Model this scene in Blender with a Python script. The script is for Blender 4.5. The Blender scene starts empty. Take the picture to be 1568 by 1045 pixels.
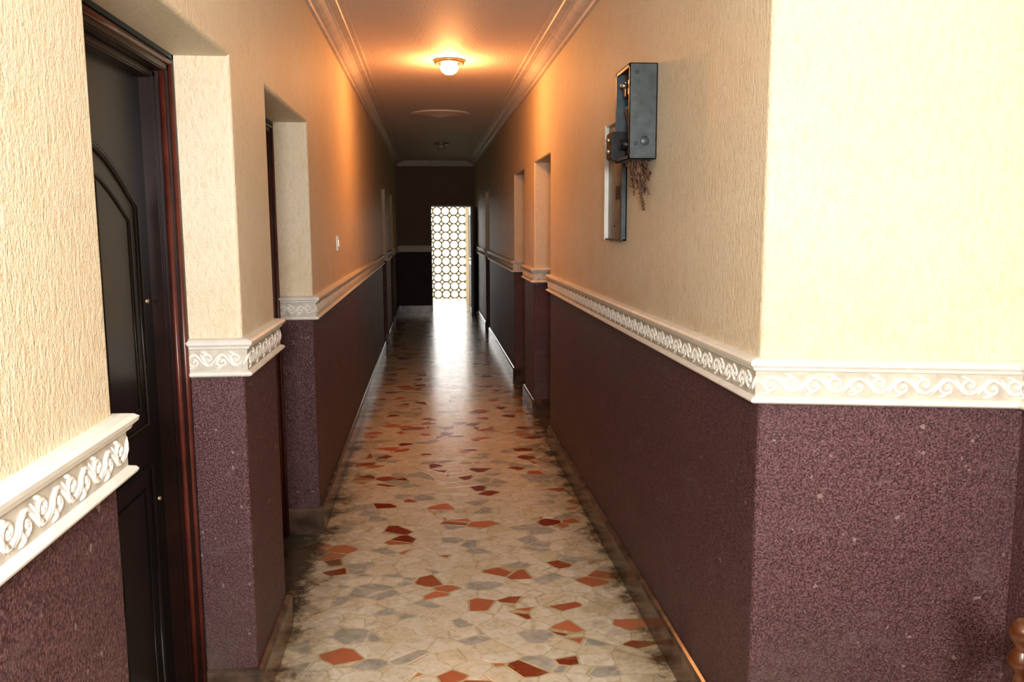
import bpy, bmesh, math, random
from mathutils import Vector, Matrix
random.seed(4)
S=bpy.context.scene
S.view_settings.view_transform='Standard'
for lk in ('Medium High Contrast','Standard - Medium High Contrast','High Contrast'):
    try:
        S.view_settings.look=lk; break
    except Exception as ex: pass

# ------------------------------------------------------------ dimensions
XL,XR=-.593,.867
ZR,ZC,CEIL=1.1426,2.715,2.80
YE=15.98; YB=-2.6; YS=19.0
LZ=2.115
REC=.17

# ------------------------------------------------------------ node helpers
class M:
    def __init__(s,name):
        s.m=bpy.data.materials.new(name); s.m.use_nodes=True
        s.nt=s.m.node_tree; s.b=s.nt.nodes['Principled BSDF']
        s.tc=s.nt.nodes.new('ShaderNodeTexCoord')
    def n(s,t,**k):
        x=s.nt.nodes.new(t)
        for a,b in k.items(): setattr(x,a,b)
        return x
    def l(s,a,b): s.nt.links.new(a,b)
    def mapping(s,scale=(1,1,1),rot=(0,0,0)):
        x=s.n('ShaderNodeMapping'); x.inputs['Scale'].default_value=scale; x.inputs['Rotation'].default_value=rot
        s.l(s.tc.outputs['Object'],x.inputs[0]); return x.outputs[0]
    def noise(s,vec,scale,detail=3,rough=.5,dist=0):
        x=s.n('ShaderNodeTexNoise'); x.inputs['Scale'].default_value=scale
        x.inputs['Detail'].default_value=detail; x.inputs['Roughness'].default_value=rough
        x.inputs['Distortion'].default_value=dist
        s.l(vec,x.inputs['Vector']); return x.outputs['Fac']
    def vor(s,vec,scale,feature='F1'):
        x=s.n('ShaderNodeTexVoronoi',feature=feature); x.inputs['Scale'].default_value=scale
        s.l(vec,x.inputs['Vector']); return x
    def ramp(s,fac,stops,interp='LINEAR'):
        x=s.n('ShaderNodeValToRGB'); x.color_ramp.interpolation=interp
        e=x.color_ramp.elements
        while len(e)<len(stops): e.new(.5)
        for i,(p,c) in enumerate(stops):
            e[i].position=p; e[i].color=(c,c,c,1) if not hasattr(c,'__len__') else (*c,1)
        s.l(fac,x.inputs[0]); return x.outputs[0]
    def mix(s,f,a,b,blend='MIX'):
        x=s.n('ShaderNodeMix',data_type='RGBA',blend_type=blend)
        for i,v in ((0,f),(6,a),(7,b)):
            if hasattr(v,'is_linked'): s.l(v,x.inputs[i])
            elif i==0: x.inputs[0].default_value=v
            else: x.inputs[i].default_value=(*v,1)
        return x.outputs[2]
    def math(s,op,a,b=0,c=None):
        x=s.n('ShaderNodeMath',operation=op)
        for i,v in enumerate((a,b) if c is None else (a,b,c)):
            if hasattr(v,'is_linked'): s.l(v,x.inputs[i])
            else: x.inputs[i].default_value=v
        return x.outputs[0]
    def bump(s,h,strength,dist):
        x=s.n('ShaderNodeBump'); x.inputs['Strength'].default_value=strength; x.inputs['Distance'].default_value=dist
        s.l(h,x.inputs['Height']); s.l(x.outputs[0],s.b.inputs['Normal'])
    def set(s,**k):
        for a,v in k.items():
            i=s.b.inputs[a.replace('_',' ')]
            if hasattr(v,'is_linked'): s.l(v,i)
            elif hasattr(v,'__len__'): i.default_value=(*v,1)
            else: i.default_value=v
        return s

def simple(name,col,rough=.5,metal=0,var=.15,scale=30,bump=0,emis=None,es=0):
    m=M(name); v=m.mapping()
    n=m.noise(v,scale,4)
    c=m.mix(m.ramp(n,[(.3,0.),(.7,1.)]),tuple(x*(1-var) for x in col),tuple(min(1,x*(1+var)) for x in col))
    m.set(Base_Color=c,Roughness=rough,Metallic=metal)
    if bump: m.bump(n,bump,.004)
    if emis: m.set(Emission_Color=emis,Emission_Strength=es)
    return m.m

# wall paint : cream above the dado, maroon below
def wall_mat(name,c1,c2,k=1.0):
    m=M(name); v=m.mapping()
    sep=m.n('ShaderNodeSeparateXYZ'); m.l(v,sep.inputs[0])
    low=m.math('LESS_THAN',sep.outputs[2],1.20)
    big=m.noise(v,1.3,4,.6)
    cream=m.mix(m.ramp(big,[(.35,0.),(.7,1.)]),c1,c2)
    drip=m.noise(m.mapping((1,1,.38)),78,4,.6,.8)
    stip=m.noise(v,200,3,.6)
    cream=m.mix(m.ramp(drip,[(.36,.28),(.50,0.)]),cream,tuple(x*y for x,y in zip(c1,(.76,.66,.50))))
    cream=m.mix(m.ramp(m.noise(v,5,6,.7),[(.58,0.),(.78,.30)]),cream,tuple(x*y for x,y in zip(c1,(.74,.68,.62))))
    # handling grime just above the dado
    zs=m.math('DIVIDE',sep.outputs[2],3.0)
    gr=m.math('MULTIPLY',m.ramp(zs,[(1.25/3,.8),(1.62/3,0.)]),m.ramp(m.noise(v,4,6,.7),[(.42,0.),(.72,.6)]))
    cream=m.mix(gr,cream,tuple(x*y for x,y in zip(c1,(.80,.68,.48))))
    spk=m.noise(v,190,2,.6)
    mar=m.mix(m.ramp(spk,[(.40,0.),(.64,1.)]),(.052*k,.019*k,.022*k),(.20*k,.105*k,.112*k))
    mar=m.mix(m.ramp(m.noise(v,2.2,4),[(.4,0.),(.75,.45)]),mar,(.085*k,.05*k,.055*k))
    wh=m.noise(v,38,2,.5)
    mar=m.mix(m.ramp(wh,[(.70,0.),(.735,.6)]),mar,(.38*k,.29*k,.28*k))
    sc=m.noise(m.mapping((1,1,2.2)),3.2,7,.75,.6)
    mar=m.mix(m.ramp(sc,[(.56,0.),(.72,.42)]),mar,(.20*k,.15*k,.15*k))
    dust=m.math('MULTIPLY',m.ramp(sep.outputs[2],[(.10,1.),(.60,0.)]),m.ramp(m.noise(v,6,6,.7),[(.38,0.),(.70,.8)]))
    mar=m.mix(dust,mar,(.14*k,.10*k,.08*k))
    m.set(Base_Color=m.mix(low,cream,mar),Roughness=m.math('MULTIPLY_ADD',stip,.25,.36))
    hc=m.math('ADD',m.math('MULTIPLY',drip,1.4),m.math('MULTIPLY',stip,.9))
    hm=m.math('ADD',m.math('MULTIPLY',drip,.7),m.math('MULTIPLY',stip,.7))
    h=m.n('ShaderNodeMix',data_type='FLOAT'); m.l(low,h.inputs[0]); m.l(hc,h.inputs[2]); m.l(hm,h.inputs[3])
    m.set(Specular_IOR_Level=.4)
    m.bump(h.outputs[0],.55,.0075)
    return m.m

def floor_mat():
    m=M('crazy_paving_marble'); v=m.mapping()
    w=m.mapping((.8,1.05,1),(0,0,.5))
    SC=10.8
    c=m.vor(w,SC); e=m.vor(w,SC,'DISTANCE_TO_EDGE')
    sep=m.n('ShaderNodeSeparateColor'); m.l(c.outputs['Color'],sep.inputs[0])
    k=sep.outputs[0]; k2=sep.outputs[1]
    marb=m.noise(v,16,6,.65,1.2)
    base=m.mix(m.ramp(marb,[(.35,0.),(.65,1.)]),(.74,.69,.50),(.90,.88,.78))
    base=m.mix(m.ramp(k2,[(0,.45),(.5,0.)]),base,(.68,.60,.35))
    grey=m.mix(m.ramp(marb,[(.35,0.),(.7,1.)]),(.38,.39,.33),(.66,.66,.58))
    red=m.mix(m.ramp(k2,[(.3,0.),(.9,1.)]),(.28,.05,.022),(.68,.25,.13))
    mask=m.ramp(e.outputs['Distance'],[(.045,0.),(.056,1.)])
    mort=m.mix(m.ramp(marb,[(.4,0.),(.6,1.)]),(.54,.47,.27),(.68,.61,.40))
    col=m.mix(m.math('MULTIPLY',m.ramp(k,[(0,1.),(.14,0.)],'CONSTANT'),m.ramp(e.outputs['Distance'],[(.03,0.),(.05,1.)])),base,grey)
    isred=m.ramp(k,[(0,0.),(.865,1.)],'CONSTANT')
    col=m.mix(isred,col,m.mix(mask,mort,red))
    ed=m.ramp(e.outputs['Distance'],[(.010,.75),(.034,0.)])
    col=m.mix(ed,col,mort)
    ch=m.vor(v,55); cs2=m.n('ShaderNodeSeparateColor'); m.l(ch.outputs['Color'],cs2.inputs[0])
    col=m.mix(m.math('MULTIPLY',m.ramp(cs2.outputs[0],[(0,1.),(.08,0.)],'CONSTANT'),.22),col,(.38,.32,.2))
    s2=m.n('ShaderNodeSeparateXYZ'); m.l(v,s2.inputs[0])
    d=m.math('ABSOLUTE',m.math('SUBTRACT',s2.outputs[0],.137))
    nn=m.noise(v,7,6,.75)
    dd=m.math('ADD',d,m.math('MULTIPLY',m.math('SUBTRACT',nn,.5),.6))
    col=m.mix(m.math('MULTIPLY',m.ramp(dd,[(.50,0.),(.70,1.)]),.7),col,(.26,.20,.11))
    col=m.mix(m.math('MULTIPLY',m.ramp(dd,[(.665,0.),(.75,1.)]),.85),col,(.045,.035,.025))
    col=m.mix(m.ramp(m.noise(v,3,5,.6),[(.54,0.),(.8,.3)]),col,(.48,.37,.20))
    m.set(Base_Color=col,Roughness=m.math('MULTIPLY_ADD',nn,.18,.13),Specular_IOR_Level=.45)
    m.bump(m.math('ADD',m.ramp(e.outputs['Distance'],[(0,0.),(.03,1.)]),m.noise(v,4,2)),.12,.004)
    return m.m

MW=wall_mat('wall_two_tone_textured_paint',(.80,.685,.50),(.83,.745,.58)); MF=floor_mat()
MWE=wall_mat('wall_end_shade_darkened_paint',(.22,.155,.105),(.26,.18,.12),.4)  # both paint tones darkened: far-end shade put into the wall colour
def ceil_mat():
    m=M('ceiling_textured_paint'); v=m.mapping()
    n=m.noise(v,60,4,.6); m.set(Base_Color=m.mix(n,(.72,.64,.61),(.84,.77,.75)),Roughness=.6); m.bump(n,.7,.009); return m.m
MCEIL=ceil_mat()
MCROWN=simple('crown_plaster_paint',(.74,.69,.67),.45,var=.08,scale=12)
MRAIL=simple('dado_plaster_white',(.80,.78,.72),.4,var=.07,scale=18)
MBAND=simple('dado_band_recess_shade',(.56,.52,.44),.5,var=.18,scale=30)  # band colour darker than the rail, painting in shade behind the scrolls
MBASE=simple('skirting_brown_stone',(.12,.080,.058),.18,var=.55,scale=9)
MDOOR=simple('door_dark_brown_steel',(.010,.008,.007),.36,var=.3,scale=4)
MFRAME=simple('door_frame_dark_brown',(.024,.009,.007),.34,var=.3,scale=10)
MBEAD=simple('door_frame_redbrown_bead',(.12,.030,.020),.3,var=.3,scale=10)
MEDGE=simple('door_frame_blueblack_edge',(.012,.03,.045),.4,var=.3)
MBOX=simple('meter_box_painted_steel',(.075,.095,.105),.38,.3,.25,25,.1)
MBLACK=simple('black_bakelite',(.012,.012,.014),.35)
MCU=simple('wire_brown_insulation',(.15,.095,.065),.5)
MRED=simple('wire_faded_red_insulation',(.18,.06,.045),.5)
MPLATE=simple('galvanised_plate',(.24,.24,.20),.4,.4,.3,14)
MWHITE=simple('white_plastic',(.8,.78,.72),.35,var=.05)
MWOOD=simple('varnished_wood',(.09,.030,.012),.22,var=.5,scale=14)
MBRZ=simple('breeze_block_cream',(.36,.33,.15),.7,var=.1)
MGLASS=simple('lit_bulb_glass',(1,.9,.7),.3,var=.02,emis=(1,.60,.20),es=30)
MDGL=simple('unlit_bowl_glass',(.4,.36,.3),.15,var=.05)
MLMET=simple('lamp_base_metal',(.45,.38,.28),.3,.8,.1)
MOUT=simple('balcony_cream_paint',(.8,.6,.28),.6,var=.1)
MGREEN=simple('green_sticker',(.02,.35,.08),.5)
MPORT=simple('ground_outdoor',(.35,.36,.25),.9)

# ------------------------------------------------------------ mesh helpers
def obj(name,bm,mats,smooth=False,parent=None):
    me=bpy.data.meshes.new(name); bmesh.ops.recalc_face_normals(bm,faces=bm.faces)
    bm.to_mesh(me); bm.free()
    for m in mats: me.materials.append(m)
    if smooth:
        for p in me.polygons: p.use_smooth=True
    o=bpy.data.objects.new(name,me); S.collection.objects.link(o)
    if parent: o.parent=parent
    return o
def empty(name,loc=(0,0,0)):
    e=bpy.data.objects.new(name,None); e.location=loc; S.collection.objects.link(e); e.empty_display_size=.1; return e
def box(bm,a,b,mi=0,bev=0):
    t=bmesh.new()
    x0,y0,z0=[min(p,q) for p,q in zip(a,b)]; x1,y1,z1=[max(p,q) for p,q in zip(a,b)]
    vs=[t.verts.new(p) for p in [(x0,y0,z0),(x1,y0,z0),(x1,y1,z0),(x0,y1,z0),(x0,y0,z1),(x1,y0,z1),(x1,y1,z1),(x0,y1,z1)]]
    for f in [(3,2,1,0),(4,5,6,7),(0,1,5,4),(1,2,6,5),(2,3,7,6),(3,0,4,7)]:
        t.faces.new([vs[i] for i in f])
    if bev: bmesh.ops.bevel(t,geom=t.edges[:],offset=bev,segments=2,affect='EDGES')
    merge(bm,t,mi)
def merge(bm,t,mi=0,mat=None):
    vm={}
    for v in t.verts: vm[v]=bm.verts.new(mat@v.co if mat else v.co)
    for f in t.faces:
        try:
            g=bm.faces.new([vm[v] for v in f.verts]); g.material_index=mi
        except ValueError: pass
    t.free()
def prism(pts,axis,lo,hi):
    bm=bmesh.new()
    mk=(lambda p,h:(h,p[0],p[1])) if axis==0 else (lambda p,h:(p[0],p[1],h)) if axis==2 else (lambda p,h:(p[0],h,p[1]))
    A=[bm.verts.new(mk(p,lo)) for p in pts]; B=[bm.verts.new(mk(p,hi)) for p in pts]
    bm.faces.new(A); bm.faces.new(B[::-1])
    for i in range(len(pts)):
        j=(i+1)%len(pts); bm.faces.new([A[i],A[j],B[j],B[i]])
    bmesh.ops.recalc_face_normals(bm,faces=bm.faces)
    return bm
def tube(bm,pts,r,seg=6,mi=0,cap=True):
    pts=[Vector(p) for p in pts]; rings=[]
    n=len(pts); prev=None
    for i,p in enumerate(pts):
        d=(pts[min(i+1,n-1)]-pts[max(i-1,0)]).normalized()
        u=prev if prev is not None else Vector((0,0,1))
        if abs(u.dot(d))>.95 and prev is None: u=Vector((1,0,0))
        a=d.cross(u).normalized(); u=a.cross(d).normalized(); prev=u
        rr=r[i] if hasattr(r,'__len__') else r
        rings.append([bm.verts.new(p+(a*math.cos(t)+u*math.sin(t))*rr) for t in [2*math.pi*k/seg for k in range(seg)]])
    for A,B in zip(rings,rings[1:]):
        for k in range(seg):
            f=bm.faces.new([A[k],A[(k+1)%seg],B[(k+1)%seg],B[k]]); f.material_index=mi; f.smooth=True
    if cap:
        for R in (rings[0][::-1],rings[-1]):
            f=bm.faces.new(R); f.material_index=mi
def lathe(bm,prof,center,seg=32,mi=0,axis='Z'):
    cx,cy,cz=center; rings=[]
    for r,z in prof:
        ring=[]
        for k in range(seg):
            t=2*math.pi*k/seg; a,b=math.cos(t)*max(r,1e-4),math.sin(t)*max(r,1e-4)
            ring.append(bm.verts.new((cx+a,cy+b,cz+z) if axis=='Z' else (cx+z,cy+a,cz+b) if axis=='X' else (cx+a,cy+z,cz+b)))
        rings.append(ring)
    for A,B in zip(rings,rings[1:]):
        for k in range(seg):
            f=bm.faces.new([A[k],A[(k+1)%seg],B[(k+1)%seg],B[k]]); f.material_index=mi; f.smooth=True
def sweep(bm,path,prof,mi=0,special=None):
    """path 2D polyline, outward = right of travel. prof (d,z). special={profile segment:material}"""
    P=[Vector(p) for p in path]; n=len(P); rows=[]
    for i in range(n):
        ns=[]
        if i>0: d=(P[i]-P[i-1]).normalized(); ns.append(Vector((d.y,-d.x)))
        if i<n-1: d=(P[i+1]-P[i]).normalized(); ns.append(Vector((d.y,-d.x)))
        if len(ns)==2:
            m=(ns[0]+ns[1]).normalized(); m=m/m.dot(ns[0])
        else: m=ns[0]
        rows.append([bm.verts.new((P[i].x+m.x*d_,P[i].y+m.y*d_,z)) for d_,z in prof])
    k=len(prof)
    for A,B in zip(rows,rows[1:]):
        for j in range(k):
            f=bm.faces.new([A[j],A[(j+1)%k],B[(j+1)%k],B[j]]); f.material_index=(special or {}).get(j,mi)
    for R in (rows[0],rows[-1][::-1]):
        bm.faces.new(R).material_index=mi

# relief scroll on dado band
def scroll(bm,path,band,zc,K):
    P=[Vector(p) for p in path]
    for a,b in zip(P,P[1:]):
        d=(b-a); L=d.length; d.normalize(); nrm=Vector((d.y,-d.x))
        if L<.1: continue
        units=max(1,round((L)/.105)); u=L/units
        amp=.021*K
        far=min(a.y,b.y)>7
        N=5 if far else 10
        def W(s,h,o=0): q=a+d*s+nrm*(band+o); return (q.x,q.y,zc+h*K)
        pts=[]
        for i in range(units*N+1):
            s=L*i/(units*N); pts.append(W(s,amp/K*math.sin(2*math.pi*s/u)))
        tube(bm,pts,.0050,6,cap=False)
        for k in range(units):
            for sgn,off in ((1,.25),(-1,.75)):
                cs=(k+off)*u
                q=[]
                n=8 if far else 14
                for i in range(n+1):
                    t=i/n; ang=math.pi*.5*1+ t*math.pi*2.1; r=.022*(1-t*.72)
                    q.append(W(cs+r*math.cos(ang)*1.0, -sgn*.005+ sgn*r*math.sin(ang)*1.05))
                tube(bm,q,[.0054*(1-.25*i/n) for i in range(n+1)],6)
                if not far:
                    lf=[W(cs+.018+.026*t, sgn*(.026-.052*t)) for t in (0,.25,.5,.75,1)]
                    tube(bm,lf,[.001,.0055,.0072,.005,.001],6)
                    lf=[W(cs-.024+.028*t, sgn*(-.032+.010*t)) for t in (0,.25,.5,.75,1)]
                    tube(bm,lf,[.001,.004,.005,.0035,.001],6)
                    t2=bmesh.new(); bmesh.ops.create_icosphere(t2,subdivisions=1,radius=.0062)
                    merge(bm,t2,0,Matrix.Translation(W(cs,-sgn*.004)))

# ------------------------------------------------------------ openings
L_OP=[(1.606,2.7165),(3.278,4.361),(10.88,11.85),(13.2,14.15)]
R_OP=[(6.036,6.973),(7.687,8.631),(12.20,13.0)]
def wall_poly(y0,y1,ops):
    pts=[(y0,0)]
    for a,b in ops: pts+=[(a,0),(a,LZ),(b,LZ),(b,0)]
    pts+=[(y1,0),(y1,CEIL+.05),(y0,CEIL+.05)]
    return pts
def bev_edges(bm,test,off=.012,seg=3):
    es=[e for e in bm.edges if test((e.verts[0].co+e.verts[1].co)/2,e)]
    bmesh.ops.bevel(bm,geom=es,offset=off,segments=seg,profile=.5,affect='EDGES')
bm=prism(wall_poly(YB,YE+.1,L_OP),0,XL-.45,XL)
bev_edges(bm,lambda c,e: abs(c.x-XL)<1e-4 and .01<c.z<CEIL and YB+.01<c.y<YE)
obj('wall_left',bm,[MW])
CA=(XR,2.13); CB=(1.51,1.985); CC=(1.62,YB)
bm=prism(wall_poly(2.6,YE+.1,R_OP),0,XR,XR+.45)
bev_edges(bm,lambda c,e: abs(c.x-XR)<1e-4 and .01<c.z<CEIL and 2.7<c.y<YE)
obj('wall_right',bm,[MW])
bm=prism([(XR,2.6),CA,CB,CC,(2.0,YB),(2.0,2.6)],2,0,CEIL+.05)
bev_edges(bm,lambda c,e: abs(e.verts[0].co.z-e.verts[1].co.z)>1 and (c.xy-Vector(CA)).length<.01,.012)
obj('wall_corner',bm,[MW])
DX0,DX1,DZ=.05,.80,2.0
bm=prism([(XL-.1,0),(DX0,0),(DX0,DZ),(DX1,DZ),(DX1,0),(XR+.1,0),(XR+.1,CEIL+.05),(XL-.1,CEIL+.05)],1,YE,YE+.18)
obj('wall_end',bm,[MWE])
bm=bmesh.new(); box(bm,(-1.1,YB-.15,0),(2.0,YB,CEIL+.05)); obj('wall_back',bm,[MW])
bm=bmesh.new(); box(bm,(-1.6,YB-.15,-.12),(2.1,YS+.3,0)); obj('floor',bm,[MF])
bm=bmesh.new(); box(bm,(-1.2,YB-.15,CEIL),(2.0,YS+.2,CEIL+.12)); obj('ceiling',bm,[MCEIL])
# balcony
bm=bmesh.new(); box(bm,(-1.3,YE+.18,0),(-1.2,YS,CEIL)); box(bm,(.81,YE+.18,0),(1.0,YS,CEIL)); obj('wall_balcony',bm,[MOUT])
bm=bmesh.new(); cs=.185; r=.080
nx=int(2.01/cs)+1; nz=int(CEIL/cs)+1
for i in range(nx):
    for j in range(nz):
        cx=-1.2+cs*(i+.5); cz=cs*(j+.5)
        K=16; F=[];Bk=[];Fo=[]
        for k in range(K):
            t=2*math.pi*(k+.5)/K; c,s_=math.cos(t),math.sin(t); m=max(abs(c),abs(s_))
            F.append(bm.verts.new((cx+r*c,YS,cz+r*s_))); Bk.append(bm.verts.new((cx+r*c,YS+.06,cz+r*s_)))
            Fo.append(bm.verts.new((cx+cs/2*c/m,YS,cz+cs/2*s_/m)))
        for k in range(K):
            q=(k+1)%K
            bm.faces.new([F[k],F[q],Fo[q],Fo[k]]); bm.faces.new([F[k],Bk[k],Bk[q],F[q]])
obj('breeze_block_screen',bm,[MBRZ])
bm=bmesh.new(); box(bm,(-30,YS+.3,-3.1),(30,60,-3)); obj('ground',bm,[MPORT])

# ------------------------------------------------------------ trims
j=REC
Lp=[[(XL,YB),(XL,1.606),(XL-j,1.606)],
    [(XL-j,2.7165),(XL,2.7165),(XL,3.278),(XL-j,3.278)],
    [(XL-j,4.361),(XL,4.361),(XL,10.88),(XL-j,10.88)],
    [(XL-j,11.85),(XL,11.85),(XL,13.2),(XL-j,13.2)],
    [(XL-j,14.15),(XL,14.15),(XL,YE),(DX0,YE)]]
Rp=[[(XR,YE),(XR,13.0),(XR+j,13.0)],
    [(XR+j,12.2),(XR,12.2),(XR,8.631),(XR+j,8.631)],
    [(XR+j,7.687),(XR,7.687),(XR,6.973),(XR+j,6.973)],
    [(XR+j,6.036),(XR,6.036),CA,CB,CC]]
Z0=ZR-.010
rail=[(-.01,Z0),(.020,Z0),(.029,Z0+.005),(.031,Z0+.010),(.027,Z0+.016),(.016,Z0+.020),(.016,Z0+.086),(.023,Z0+.090),(.026,Z0+.097),(.034,Z0+.104),(.036,Z0+.112),(.028,Z0+.118),(.012,Z0+.122),(-.01,Z0+.122)]
base=[(-.01,0.0),(.020,0.0),(.020,.125),(.014,.138),(.004,.142),(-.01,.142)]
for side,PP in (('left',Lp),('right',Rp)):
    bm=bmesh.new()
    for p in PP:
        sweep(bm,p,rail,0,{5:1}); scroll(bm,p,.016,Z0+.053,.88)
    obj('trim_dado_'+side,bm,[MRAIL,MBAND])
    bm=bmesh.new()
    for p in PP: sweep(bm,p,base)
    obj('baseboard_'+side,bm,[MBASE])
crown=[(-.01,ZC),(.018,ZC),(.024,ZC+.008),(.024,ZC+.016),(.040,ZC+.020),(.055,ZC+.032),(.075,ZC+.052),(.085,ZC+.056),(.085,ZC+.064),(.125,ZC+.068),(.130,ZC+.076),(.158,ZC+.076),(.158,CEIL+.01),(-.01,CEIL+.01)]
bm=bmesh.new(); sweep(bm,[(XL,YB),(XL,YE),(XR,YE),CA,CB,CC],crown); obj('trim_crown',bm,[MCROWN])

# ------------------------------------------------------------ doors
def door(name,side,y0,y1):
    s=-1 if side=='L' else 1
    wx=XL if side=='L' else XR
    f0=wx+s*REC
    e=empty(name,(wx+s*.25,(y0+y1)/2,0)); off=Vector(e.location)
    def fin(n,bm,m,sm=False):
        for v in bm.verts: v.co-=off
        return obj(n,bm,m,sm,e)
    bm=bmesh.new(); t=.055
    a,b=y0,y1
    for (ya,yb) in ((a,a+t),(b-t,b)):
        box(bm,(f0,ya,0),(f0+s*.12,yb,LZ),0,.004)
    box(bm,(f0,a,LZ-t),(f0+s*.12,b,LZ),0,.004)
    t2=t+.022
    for (ya,yb) in ((a+t,a+t2),(b-t2,b-t)):
        box(bm,(f0+s*.035,ya,0),(f0+s*.12,yb,LZ-t),0,.004)
    box(bm,(f0+s*.035,a+t,LZ-t2),(f0+s*.12,b-t,LZ-t),0,.004)
    fin('frame',bm,[MFRAME])
    bm=bmesh.new()
    for yy in (a+t*.5,b-t*.5):
        tube(bm,[(f0,yy,0),(f0,yy,LZ-t*.5)],.010,8)
    tube(bm,[(f0,a+t*.5,LZ-t*.5),(f0,b-t*.5,LZ-t*.5)],.010,8)
    for yy in (a+t+.002,b-t-.002):
        tube(bm,[(f0+s*.015,yy,0),(f0+s*.015,yy,LZ-t)],.009,8)
    fin('frame_bead',bm,[MBEAD])
    bm=bmesh.new()
    for (ya,yb) in ((a,a+.014),(b-.014,b)): box(bm,(f0-s*.006,ya,0),(f0+s*.004,yb,LZ))
    box(bm,(f0-s*.006,a,LZ-.014),(f0+s*.004,b,LZ))
    fin('frame_edge',bm,[MEDGE])
    sx=f0+s*.075
    bm=bmesh.new(); box(bm,(sx,a+t2-.005,.001),(sx+s*.045,b-t2+.005,LZ-t2+.005),0,.003)
    def panel(ya,yb,z0,z1,arch,r):
        pts=[(sx,ya,z0),(sx,ya,z1)]
        if arch:
            n=14
            for i in range(1,n):
                u=i/n; pts.append((sx,ya+(yb-ya)*u,z1+arch*math.sin(math.pi*u)))
        pts+=[(sx,yb,z1),(sx,yb,z0),(sx,ya,z0)]
        tube(bm,pts,r,6)
    A,B=a+t2+.10,b-t2-.10
    panel(A,B,1.02,1.66,.16,.011); panel(A+.06,B-.06,1.08,1.62,.13,.007)
    panel(A,B,.16,.90,0,.011); panel(A+.06,B-.06,.22,.84,0,.007)
    m=(A+B)/2
    for yy in (m-.09,m+.09):
        tube(bm,[(sx,yy,1.1),(sx,yy,1.72)],.006,6); tube(bm,[(sx,yy,.24),(sx,yy,.82)],.006,6)
    fin('slab',bm,[MDOOR])
    hy=b-t2-.055 
    bm=bmesh.new()
    for z in (1.385,.78): lathe(bm,[(0,-s*.008),(.006,-s*.008),(.007,0)],(sx-s*.001,hy,z),16,0,'X')
    fin('lock',bm,[MLMET])
    return e
n=1
for a,b in L_OP: door('door_%d'%n,'L',a,b); n+=1
for a,b in R_OP: door('door_%d'%n,'R',a,b); n+=1
bm=bmesh.new(); box(bm,(-.0012,-.03,-.035),(.0012,.03,.035)); box(bm,(.0012,-.02,-.02),(.002,.02,.02))
st=obj('door_sticker',bm,[MGREEN]); st.location=(XL-REC-.0735,2.03,1.88)
e=empty('door_%d'%n,(.80,YE,0))
bm=bmesh.new(); box(bm,(-.05,-.74,.01),(-.01,-.02,1.96),0,.003)
for z0,z1 in ((.15,.9),(1.05,1.8)):
    tube(bm,[(-.05,-.64,z0),(-.05,-.64,z1),(-.05,-.12,z1),(-.05,-.12,z0),(-.05,-.64,z0)],.01,6)
obj('slab',bm,[MDOOR],parent=e)
bm=bmesh.new()
box(bm,(-.765,-.012,0),(-.745,.18,1.99)); box(bm,(-.02,-.012,0),(.0,.18,1.99)); box(bm,(-.765,-.012,1.97),(0,.18,2.0)); 
obj('frame',bm,[MFRAME],parent=e)
bm=bmesh.new(); tube(bm,[(-.05,-.69,1.0),(-.09,-.69,1.0),(-.095,-.60,1.0)],.008,8); obj('handle',bm,[MLMET],parent=e)

# ------------------------------------------------------------ electric meter box
e=empty('electric_meter_box',(XR,3.32,2.03))
def rel(bm):
    for v in bm.verts: v.co-=Vector((XR,3.32,2.03))
    return bm
x0,x1,y0,y1,z0,z1=.759,.865,3.20,3.44,1.852,2.205; t=.003
bm=bmesh.new()
box(bm,(x0,y0,z0),(x1,y0+t,z1)); box(bm,(x0,y1-t,z0),(x1,y1,z1)); box(bm,(x0,y0,z0),(x1,y1,z0+t)); box(bm,(x0,y0,z1-t),(x1,y1,z1)); box(bm,(x1-t,y0,z0),(x1,y1,z1))
for a,b in (((x0,y0,z0),(x0+t,y0+.014,z1)),((x0,y1-.014,z0),(x0+t,y1,z1)),((x0,y0,z0),(x0+t,y1,z0+.014)),((x0,y0,z1-.014),(x0+t,y1,z1))): box(bm,a,b)
lathe(bm,[(.0,-.002),(.016,-.002),(.018,0),(.018,.001)],(.82,y0,1.92),20,0,'Y')
lathe(bm,[(.0,-.004),(.006,-.004),(.007,0)],(.785,y0,1.91),12,0,'Y')
lathe(bm,[(.0,-.004),(.006,-.004),(.007,0)],(.785,y0,2.17),12,0,'Y')
obj('housing',rel(bm),[MBOX],parent=e)
bm=bmesh.new()
box(bm,(.80,3.23,2.08),(.863,3.41,2.18),0,.006); box(bm,(.775,3.25,2.10),(.80,3.30,2.16),0,.004);box(bm,(.775,3.33,2.10),(.80,3.38,2.16),0,.004)
box(bm,(.80,3.23,1.88),(.863,3.41,1.97),0,.006); lathe(bm,[(0,-.03),(.02,-.03),(.022,0)],(.79,3.36,1.92),16,0,'X')
box(bm,(.735,3.40,1.865),(.80,3.50,1.975),0,.006)
obj('breakers',rel(bm),[MBLACK],parent=e)
bm=bmesh.new()
lathe(bm,[(0,-.012),(.008,-.012),(.010,0),(.010,.02)],(.772,3.355,2.145),12,0,'X'); lathe(bm,[(0,-.012),(.008,-.012),(.010,0),(.010,.02)],(.735,3.45,1.945),12,0,'X')
lathe(bm,[(0,-.012),(.008,-.012),(.010,0),(.010,.02)],(.735,3.45,1.90),12,0,'X')
box(bm,(.79,3.24,2.055),(.80,3.40,2.068))
obj('terminals',rel(bm),[MLMET],parent=e)
bm=bmesh.new()
for k in range(5):
    ya=3.25+.03*k
    pts=[(.80,ya,2.08),(.785,ya+random.uniform(-.02,.02),2.05),(.79,ya+random.uniform(-.03,.03),2.01),(.80,ya,1.97)]
    tube(bm,pts,.0028,6,k%2)
obj('inner_wires',rel(bm),[MRED,MCU],parent=e)
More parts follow.
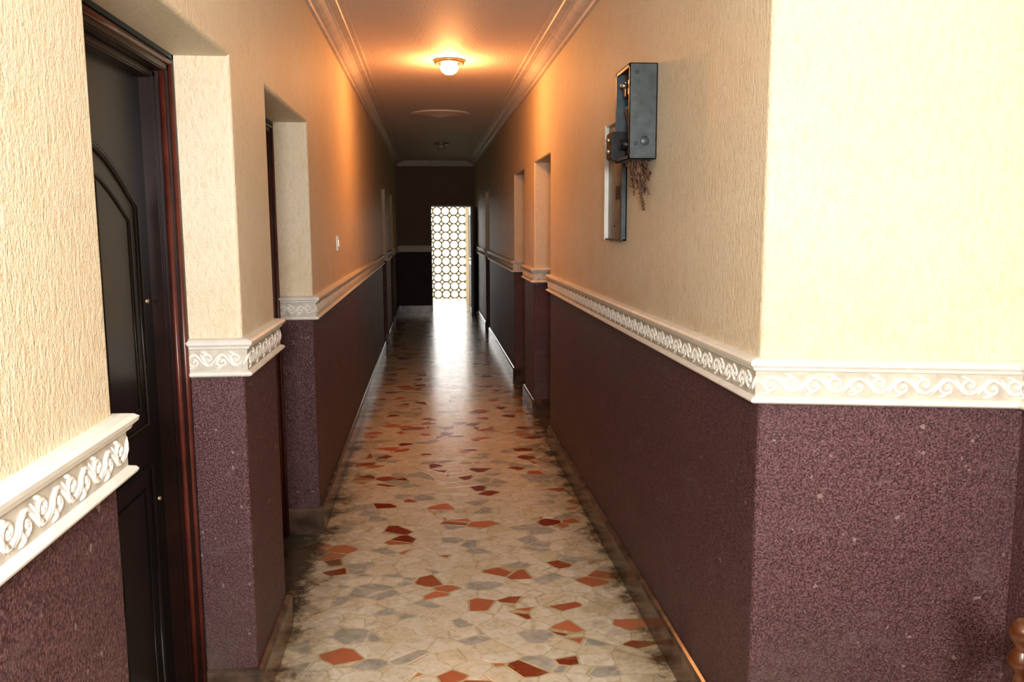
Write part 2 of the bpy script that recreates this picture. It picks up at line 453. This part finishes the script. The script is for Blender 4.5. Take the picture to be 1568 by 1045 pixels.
bm=bmesh.new()
for k in range(26):
    xs,ys=random.uniform(.785,.855),random.uniform(3.25,3.36); L=random.uniform(.06,.14)
    pts=[(xs,ys,z0+.005)]; x,y=xs,ys
    for i in range(1,9):
        x+=random.uniform(-.014,.012); y+=random.uniform(-.022,.018); x=min(max(x,.79),.857)
        pts.append((x,y,z0-L*i/8+random.uniform(-.006,.012)))
    tube(bm,pts,.0025,6,0 if k%7 else 1)
for k in range(9):
    c=Vector((.815+.005*k,3.26+.010*k,z0-.07-.009*k)); rr=.020+.0035*k
    tube(bm,[(c.x+rr*.7*math.cos(u*.5)*.6,c.y+rr*math.cos(u*.5),c.z+rr*math.sin(u*.5)) for u in range(12)],.0025,6,0)
obj('hanging_wires',rel(bm),[MCU,MRED],parent=e)
bm=bmesh.new(); a,b,c,d=3.68,4.05,1.535,2.07
X0=XR-.022; X1=XR-.001
box(bm,(X1-.004,a,c),(X1,b,d),0); 
box(bm,(X0,a,c),(X1,a+.006,d),1); box(bm,(X0,b-.006,c),(X1,b,d),2); box(bm,(X0,a,c),(X1,b,c+.006),1); box(bm,(X0,a,d-.006),(X1,b,d),2)
box(bm,(X0-.004,a-.012,c-.004),(X0,a+.020,d),1); box(bm,(X0-.004,b-.016,c),(X0,b+.006,d),2)
box(bm,(X1-.010,3.78,1.72),(X1-.004,3.86,1.78),3,.001)
for yy,zz in ((3.9,1.6),(3.75,1.97),(3.95,1.9)): lathe(bm,[(0,-.004),(.006,-.004),(.008,0)],(X1-.004,yy,zz),12,1,'X')
obj('meter_backplate',bm,[MPLATE,MBOX,MWHITE,MEDGE])

bm=bmesh.new(); box(bm,(XL-.002,5.53,1.45),(XL+.010,5.62,1.545),0,.003); box(bm,(XL+.010,5.56,1.475),(XL+.015,5.59,1.52),1,.002)
obj('light_switch',bm,[MWHITE,MLMET])

# ------------------------------------------------------------ ceiling lamps
def lamp(name,x,y,lit):
    e=empty(name,(x,y,CEIL))
    bm=bmesh.new()
    lathe(bm,[(0,0),(.112,0),(.115,-.008),(.108,-.020),(.085,-.026),(.075,-.022),(.065,-.030),(.0,-.030)],(0,0,0),40)
    for sx in (-1,1):
        tube(bm,[(sx*.095,0,-.02),(sx*.095,0,-.034)],.008,8)
    obj('base_plate',bm,[MLMET],parent=e)
    bm=bmesh.new()
    lathe(bm,[(.058,-.028),(.066,-.045),(.064,-.065),(.05,-.085),(.028,-.097),(0,-.10)],(0,0,0),32)
    obj('bowl',bm,[MGLASS if lit else MDGL],parent=e)
    if lit:
        l=bpy.data.lights.new('bulb_light','POINT'); l.energy=25; l.color=(1,.37,.12); l.shadow_soft_size=.05
        o=bpy.data.objects.new('bulb_light',l); o.location=(0,0,-.16); o.parent=e; S.collection.objects.link(o)
lamp('ceiling_lamp',.17,6.37,True)
lamp('ceiling_lamp',.20,12.5,False)
bm=bmesh.new()
lathe(bm,[(0,0.001),(.32,0.001),(.325,-.008),(.30,-.016),(.26,-.014),(.24,-.022),(.15,-.020),(.13,-.030),(.06,-.032),(.05,-.04),(0,-.042)],(0,0,0),48)
o=obj('ceiling_rose',bm,[MCEIL]); o.location=(.15,9.3,CEIL)

# ------------------------------------------------------------ chair at right foreground
e=empty('wooden_chair',(1.15,1.46,0))
def post(h): 
    return [(.0,0),(.014,0),(.017,.05),(.014,.1),(.020,.3),(.022,.44),(.022,.48),(.014,.50),(.021,.54),(.016,.60),(.021,.66),(.015,.70),(.013,.72),(.024,.735),(.026,.75),(.015,.765),(.013,.775),(.024,.79),(.027,.805),(.022,.822),(.01,.832),(0,.834)]
bm=bmesh.new()
for x in (0,.30): lathe(bm,post(.83),(x,0,0),20)
for x in (0,.30): lathe(bm,[(0,0),(.014,0),(.018,.1),(.022,.4),(.022,.44),(0,.44)],(x,-.36,0),16)
obj('posts',bm,[MWOOD],parent=e)
bm=bmesh.new(); box(bm,(-.025,-.385,.43),(.325,.0,.46),0,.008); obj('seat',bm,[MWOOD],parent=e)
bm=bmesh.new(); box(bm,(.01,-.01,.70),(.29,.01,.76),0,.004); box(bm,(.01,-.01,.54),(.29,.01,.58),0,.004)
for x in (.08,.15,.22): tube(bm,[(x,0,.57),(x,0,.71)],.008,8)
for x in (0,.3): tube(bm,[(x,0,.2),(x,-.36,.2)],.009,8)
tube(bm,[(0,-.18,.2),(.3,-.18,.2)],.009,8)
obj('rails',bm,[MWOOD],parent=e)

# ------------------------------------------------------------ lights
def area(name,loc,target,sx,sy,P,col):
    l=bpy.data.lights.new(name,'AREA'); l.shape='RECTANGLE'; l.size=sx; l.size_y=sy; l.energy=P; l.color=col
    o=bpy.data.objects.new(name,l); o.location=loc
    o.rotation_euler=(Vector(target)-Vector(loc)).to_track_quat('-Z','Y').to_euler(); S.collection.objects.link(o); return o
fl=Vector((0,-.9,1.85))
area('flash_light',fl,fl+Vector((-math.sin(math.radians(21)),math.cos(math.radians(21)),-.12)),.5,.4,114,(1,.98,.98))
w=bpy.data.worlds.new('World'); S.world=w; w.use_nodes=True
bg=w.node_tree.nodes['Background']; bg.inputs[0].default_value=(1,.99,.96,1); bg.inputs[1].default_value=5

# ------------------------------------------------------------ camera
yw,pt,rl,f=.097,-.1352,-.0045,1290.9
F=Vector((math.sin(yw)*math.cos(pt),math.cos(yw)*math.cos(pt),math.sin(pt)))
ri=F.cross(Vector((0,0,1))).normalized(); up=ri.cross(F)
r2=ri*math.cos(rl)+up*math.sin(rl); u2=-ri*math.sin(rl)+up*math.cos(rl)
cam=bpy.data.cameras.new('Camera'); co=bpy.data.objects.new('Camera',cam); S.collection.objects.link(co)
m=Matrix((r2,u2,-F)).transposed().to_4x4(); m.translation=Vector((0,0,1.6)); co.matrix_world=m
cam.sensor_width=36; cam.lens=f/1568*36; cam.clip_start=.02
S.camera=co
